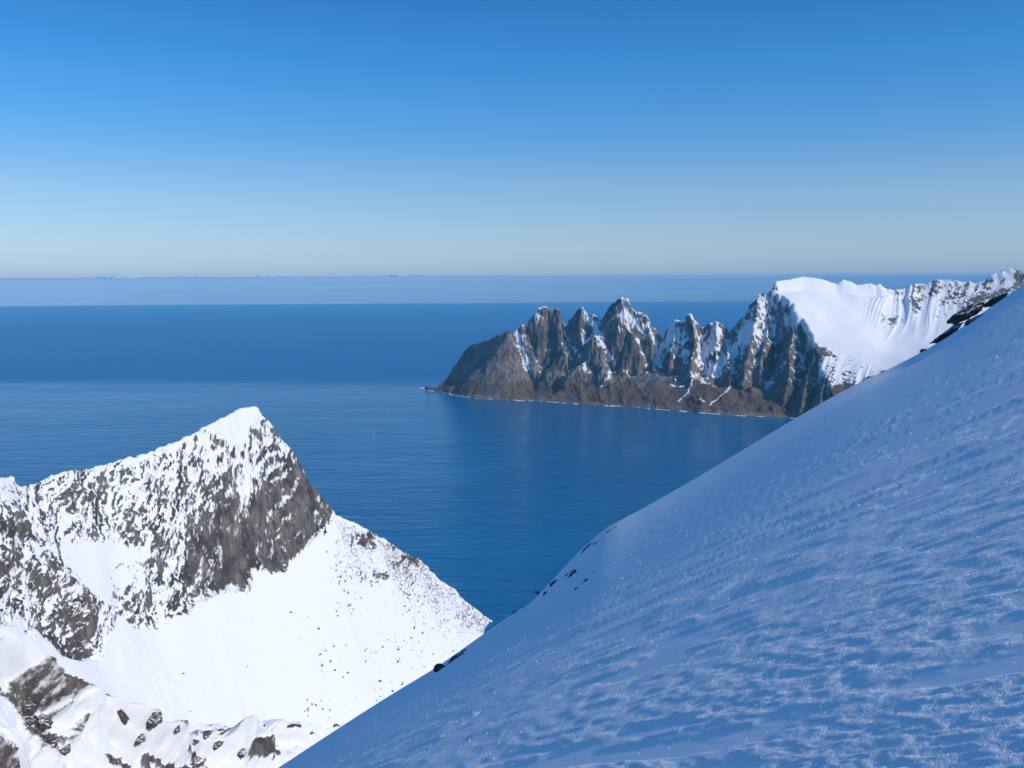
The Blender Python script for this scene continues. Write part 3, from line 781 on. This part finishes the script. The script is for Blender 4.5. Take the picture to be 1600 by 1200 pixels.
while k < 4500:
    x = rg.uniform(525, 775); base = float(np.interp(x, [527, 650, 779], [812, 872, 976])); y = base + abs(rg.gauss(0, 40)) + 1
    if y > sil_y(x) - 2: continue
    p = hit_left(x, y)
    if p is None: continue
    m = np.hypot(p[0], p[1]) / FPX
    bush_geo(vs, fs, p - [0, 0, .1], m * rg.uniform(1.5, 4.5), 14, rg); k += 1
o = mesh_obj('birch_scrub', vs, fs, tw); tag(o, 'thin grey leafless scrub covering the right ridge down to the sea', 'scrub', kind='stuff')

# ================================================================== SEA
xs = np.concatenate([-np.geomspace(70000, 1500, 14), np.linspace(-1000, 1000, 5), np.geomspace(1500, 70000, 14)])
ys = np.concatenate([[-9000, -2000], np.geomspace(300, 61000, 30)])
XX, YY = np.meshgrid(xs, ys)
n = N('sea_water')
v = n.coords()
sep = n.n('ShaderNodeSeparateXYZ', inp={0: v})
Yw, Xw = sep.outputs[1], sep.outputs[0]
# wind-roughened water beyond a line some seven kilometres out
wob = n.noise(n.coords(scale=(1/5200, 1/1500, 1)), 1.0, 7, .62, .6)
bd = n.math('ADD', n.math('ADD', Yw, n.math('MULTIPLY', Xw, .05)), n.math('MULTIPLY', n.math('SUBTRACT', wob, .5), 2300))
far = n.n('ShaderNodeMapRange', interpolation_type='SMOOTHSTEP', inp={0: bd, 1: 6100.0, 2: 7500.0, 3: 0.0, 4: 1.0}).outputs[0]
# swell lines slightly oblique to the view, ripples on top
w_a = n.noise(n.coords(scale=(1/210, 1/38, 1), rot=(0, 0, math.radians(24))), 1.0, 4, .55, .9)
w_b = n.noise(n.coords(scale=(1/95, 1/11, 1), rot=(0, 0, math.radians(15))), 1.0, 4, .6, .3)
w_c = n.noise(n.coords(scale=(1/14, 1/3.5, 1)), 1.0, 4, .6)
w_p = n.ramp(n.noise(n.coords(scale=(1/900, 1/420, 1)), 1.0, 4, .6, .6), [(.36, .35), (.64, 1.0)])
hgt = n.math('ADD', n.math('ADD', n.math('MULTIPLY', n.math('MULTIPLY', w_a, w_p), 11.0), n.math('MULTIPLY', n.math('MULTIPLY', w_b, w_p), 1.0)), n.math('MULTIPLY', w_c, .30))
stg = n.n('ShaderNodeMapRange', inp={0: Yw, 1: 1500.0, 2: 9000.0, 3: 1.0, 4: .35}).outputs[0]
bp = n.n('ShaderNodeBump', inp={'Height': hgt, 'Distance': 1.0, 'Strength': stg})
rgh = n.n('ShaderNodeMapRange', inp={0: far, 1: 0.0, 2: 1.0, 3: .17, 4: .36}).outputs[0]
col = n.mix(far, (.000, .125, .300), (.000, .105, .310))  # far water's darker reflection is partly put into the base colour
b = n.n('ShaderNodeBsdfPrincipled', inp={'Base Color': col, 'Roughness': rgh, 'IOR': 1.333, 'Specular IOR Level': .27, 'Normal': bp.outputs[0]})
n.link(b.outputs[0], n.out.inputs[0])
grid_obj('sea', XX, YY, np.zeros_like(XX), n.m, smooth=False)
tag(COL.objects['sea'], 'open blue sea to the horizon', kind='structure')

# surf along the far shore
fo = N('surf_foam'); b = fo.n('ShaderNodeBsdfPrincipled', inp={'Base Color': (.8, .82, .83, 1), 'Roughness': .7}); fo.link(b.outputs[0], fo.out.inputs[0])
vs, fs = [], []
tt = np.linspace(0, 1, 900)
sx_ = np.interp(tt, [0, 1], [657, 1330]); 
sy_ = np.interp(sx_, [s[0] for s in shore], [s[1] for s in shore])
pp = at_z(sx_, sy_ + fbm(sx_ / 9, sx_ * 0, o=4, seed=900) * .5)
ww = np.clip(fbm(sx_ / 6.0, sx_ * 0 + 4, o=4, seed=910) * .9 + .12 + 1.6 * np.exp(-((sx_ - 664) / 22) ** 2) + .9 * np.exp(-((sx_ - 720) / 10) ** 2) + .5 * np.exp(-((sx_ - 950) / 8) ** 2), 0, 2.0)
for i in range(len(tt)):
    p = pp[i]; u = p[:2] / np.linalg.norm(p[:2]); w = ww[i] * 16
    q0 = p[:2] - u * (w + 6); q1 = p[:2] + u * 35
    vs += [(q0[0], q0[1], .02), (q0[0], q0[1], .35 if w > 1 else .02), (q1[0], q1[1], .4 if w > 1 else .02)]
for i in range(len(tt) - 1):
    if ww[i] > .08 and ww[i + 1] > .08:
        a = i * 3; fs += [(a, a + 3, a + 4, a + 1), (a + 1, a + 4, a + 5, a + 2)]
o = mesh_obj('surf', vs, fs, fo.m); tag(o, 'white line of surf along the foot of the horned range', 'surf', kind='stuff')

# ================================================================== BOATS
wp = N('boat_paint'); b = wp.n('ShaderNodeBsdfPrincipled', inp={'Base Color': (.82, .82, .80, 1), 'Roughness': .35}); wp.link(b.outputs[0], wp.out.inputs[0])
dk = N('boat_glass'); b = dk.n('ShaderNodeBsdfPrincipled', inp={'Base Color': (.03, .04, .05, 1), 'Roughness': .1}); dk.link(b.outputs[0], dk.out.inputs[0])
def boat(px_, py_, L, rot, lab):
    p = at_z(float(px_), float(py_))
    e = bpy.data.objects.new('fishing_boat', None); COL.objects.link(e); e.location = (p[0], p[1], 0); e.rotation_euler = (0, 0, rot)
    tag(e, lab, 'boat', 'small boats on the sea')
    vs, fs = [], []; ns = 12
    for i in range(ns + 1):
        t = i / ns; x = (t - .5) * L; w = .17 * L * (1 - max(0, (t - .45) / .55) ** 2.2) * (.82 + .18 * min(1, t * 4)); top = .09 * L + .06 * L * max(0, t - .4) ** 2 * 2.5
        vs += [(x, -w, top), (x * .96, -w * .7, -.02 * L), (x * .96, w * .7, -.02 * L), (x, w, top)]
    for i in range(ns):
        a = i * 4
        for q in range(3): fs.append((a + q, a + 4 + q, a + 5 + q, a + 1 + q))
        fs.append((a + 3, a + 7, a + 4, a))
    fs += [(0, 1, 2, 3), tuple(ns * 4 + q for q in (3, 2, 1, 0))]
    mesh_obj('hull', vs, fs, wp.m, e)
    def bx(name, x0, x1, w, z0, z1, m, tp=.9):
        v_ = [(x0, -w, z0), (x1, -w, z0), (x1, w, z0), (x0, w, z0), (x0, -w * tp, z1), (x1 - .02 * L, -w * tp, z1), (x1 - .02 * L, w * tp, z1), (x0, w * tp, z1)]
        return mesh_obj(name, v_, [(0, 3, 2, 1), (4, 5, 6, 7), (0, 1, 5, 4), (1, 2, 6, 5), (2, 3, 7, 6), (3, 0, 4, 7)], m, e)
    bx('cabin', -.18 * L, .12 * L, .10 * L, .09 * L, .22 * L, wp.m)
    bx('windscreen', -.12 * L, .125 * L, .104 * L, .15 * L, .19 * L, dk.m)
    bx('cabin_roof', -.20 * L, .15 * L, .115 * L, .222 * L, .24 * L, wp.m)
    bx('mast', -.05 * L, -.02 * L, .012 * L, .241 * L, .42 * L, wp.m)
boat(188, 613.5, 15, .1, 'distant white boat left of the peak near the dark wind line')
boat(584, 679, 9, .7, 'tiny white boat on the open water right of the peak')

# ================================================================== CLOUDS beyond the haze
def cloud_mat(name, c0, c1, sc):
    n = N(name); v = n.coords(scale=sc)
    a = n.noise(v, 1.0, 5, .55, .5)
    b = n.n('ShaderNodeBsdfPrincipled', inp={'Base Color': n.mix(n.ramp(a, [(.35, 0.0), (.7, 1.0)]), c0, c1), 'Roughness': 1.0})
    b.inputs['Specular IOR Level'].default_value = 0
    n.link(b.outputs[0], n.out.inputs[0]); return n.m
M_bank = cloud_mat('bank_cloud', (.50, .58, .66), (.62, .68, .74), (1/16000, 1/16000, 1/260))
M_puff = cloud_mat('puff_cloud', (.92, .90, .88), (.95, .94, .92), (1/3000, 1/3000, 1/600))
CD = 66000.0
ta = np.linspace(-.62, .62, 500)
prof = []
topy = lambda x: np.interp(x, [-600, 0, 400, 800, 1100, 1600, 2200], [437, 434, 431.5, 429.5, 428, 426, 424])
pxa = 800 + FPX * np.tan(ta)
zt = at(pxa, topy(pxa), CD)[:, 2] + fbm(ta * 40, ta * 0, o=4, seed=950) * 22
ph = np.linspace(0, math.pi, 16)
Rr = []; Zz = []
for a in ph:       # a rounded roll of cloud: front face, top, back face
    Rr.append(CD + 2500 - 2500 * math.cos(a)); Zz.append(np.where(True, -300 + (zt + 300) * (math.sin(a) ** .10 if 0 < a < math.pi - 1e-6 else 0.0), 0))
Rr = np.array(Rr)[:, None] * np.ones_like(ta)[None]; Zz = np.array(Zz); TT = np.ones(len(ph))[:, None] * ta[None]
wv = fbm(TT * 60, Zz / 500, o=4, seed=955) * 60 * np.sin(ph)[:, None]
grid_obj('cloud_bank', (Rr + wv) * np.sin(TT), (Rr + wv) * np.cos(TT), Zz, M_bank)
tag(COL.objects['cloud_bank'], 'long flat grey-blue cloud bank lying on the sea horizon', 'cloud', kind='stuff')
import bmesh
for (x0, x1, ht, lab) in [(112, 216, 6.5, 'pinkish white cloud top above the bank at far left, tallest of the four'), (268, 318, 3.2, 'small low cloud top beside the tallest one'),
                          (395, 445, 3.6, 'low white cloud top in the middle of the row'), (548, 700, 3.4, 'widest and flattest white cloud top, nearest the horned range')]:
    bm = bmesh.new(); rg = random.Random(x0)
    m = (CD + 1800) / FPX; cx = (x0 + x1) / 2
    cpt = at(cx, float(topy(cx)), CD + 1800)
    for k in range(46):
        u = rg.uniform(-1, 1); env = max(.15, (1 - abs(u - .45) ** 1.1)) if ht > 5 else max(.2, 1 - abs(u) ** 1.6)
        rad = m * ht * rg.uniform(.25, .6) * env
        x = cpt[0] + u * (x1 - x0) / 2 * m; z = cpt[2] + m * (ht * env * rg.uniform(-.6, .55) - .6)
        mt = Matrix.Translation((x, cpt[1] + rg.uniform(-300, 900), z)) @ Matrix.Diagonal((3.4, 2.2, 1.0, 1))
        bmesh.ops.create_icosphere(bm, subdivisions=2, radius=rad, matrix=mt)
    me = bpy.data.meshes.new('cloud'); bm.to_mesh(me); bm.free(); me.materials.append(M_puff)
    me.polygons.foreach_set("use_smooth", [True] * len(me.polygons))
    o = bpy.data.objects.new('cloud', me); COL.objects.link(o); tag(o, lab, 'cloud', 'white cloud tops above the bank')

# ================================================================== HAZE
HZ = 1.8e-5
bm = bmesh.new(); bmesh.ops.create_cube(bm, size=1.0)
x0, x1, y0, y1, z0, z1 = -72000, 72000, -12000, 63500, -14, 1720
for vv in bm.verts:
    vv.co = (x0 if vv.co.x < 0 else x1, y0 if vv.co.y < 0 else y1, z0 if vv.co.z < 0 else z1)
me = bpy.data.meshes.new('haze'); bm.to_mesh(me); bm.free()
m = bpy.data.materials.new('haze_air'); m.use_nodes = True; t = m.node_tree; t.nodes.clear()
out = t.nodes.new('ShaderNodeOutputMaterial'); pv = t.nodes.new('ShaderNodeVolumePrincipled')
pv.inputs['Color'].default_value = (.24, .72, .98, 1); pv.inputs['Density'].default_value = HZ; pv.inputs['Anisotropy'].default_value = -.15
t.links.new(pv.outputs[0], out.inputs['Volume'])
m.cycles.homogeneous_volume = True
me.materials.append(m)
o = bpy.data.objects.new('haze', me); COL.objects.link(o); tag(o, 'thin blue sea haze', 'haze', kind='stuff')

# ================================================================== LIGHT
w = bpy.data.worlds.new("World"); S.world = w; w.use_nodes = True
nt = w.node_tree; bg = nt.nodes['Background']
sk_ = nt.nodes.new('ShaderNodeTexSky'); sk_.sky_type = 'NISHITA'; sk_.sun_disc = False
sk_.sun_elevation = SUN_EL; sk_.sun_rotation = SUN_AZ; sk_.altitude = 600; sk_.air_density = 1.0; sk_.dust_density = .3; sk_.ozone_density = 3.0
tcw = nt.nodes.new('ShaderNodeTexCoord'); sw = nt.nodes.new('ShaderNodeSeparateXYZ'); nt.links.new(tcw.outputs['Generated'], sw.inputs[0])
rw = nt.nodes.new('ShaderNodeValToRGB'); nt.links.new(sw.outputs[2], rw.inputs[0])
TINT = [(0.0, (.86, .73, .78)), (.035, (.77, .75, .83)), (.10, (.59, .705, .86)), (.15, (.34, .66, .93)), (.22, (.19, .61, .96)), (.31, (.13, .46, .82)), (.55, (.20, .66, 1.06)), (1.0, (.28, .86, 1.22))]
el = rw.color_ramp.elements
while len(el) < len(TINT): el.new(.5)
for e_, (p_, c_) in zip(el, TINT): e_.position = p_; e_.color = (*c_, 1)
mw_ = nt.nodes.new('ShaderNodeMix'); mw_.data_type = 'RGBA'; mw_.blend_type = 'MULTIPLY'; mw_.inputs[0].default_value = 1
nt.links.new(sk_.outputs[0], mw_.inputs[6]); nt.links.new(rw.outputs[0], mw_.inputs[7]); nt.links.new(mw_.outputs[2], bg.inputs[0])
bg.inputs[1].default_value = .14
L = bpy.data.lights.new('sun', 'SUN'); L.energy = 3.2; L.angle = math.radians(.5); L.color = (1, .885, .75)
lo = bpy.data.objects.new('sun', L); COL.objects.link(lo)
lo.rotation_euler = Vector(SUN).to_track_quat('Z', 'Y').to_euler()

# ================================================================== CAMERA
cam = bpy.data.cameras.new('camera'); cam.sensor_width = 36; cam.lens = 36 * FPX / 1600; cam.clip_start = .3; cam.clip_end = 200000
co = bpy.data.objects.new('camera', cam); COL.objects.link(co)
mw = Matrix(((R_[0], U_[0], -F_[0], 0), (R_[1], U_[1], -F_[1], 0), (R_[2], U_[2], -F_[2], H), (0, 0, 0, 1)))
co.matrix_world = mw; S.camera = co

S.view_settings.view_transform = 'Standard'; S.view_settings.look = 'None'; S.view_settings.exposure = 0; S.view_settings.gamma = 1
S.cycles.use_denoising = True
S.cycles.max_bounces = 6; S.cycles.volume_bounces = 1; S.cycles.diffuse_bounces = 3
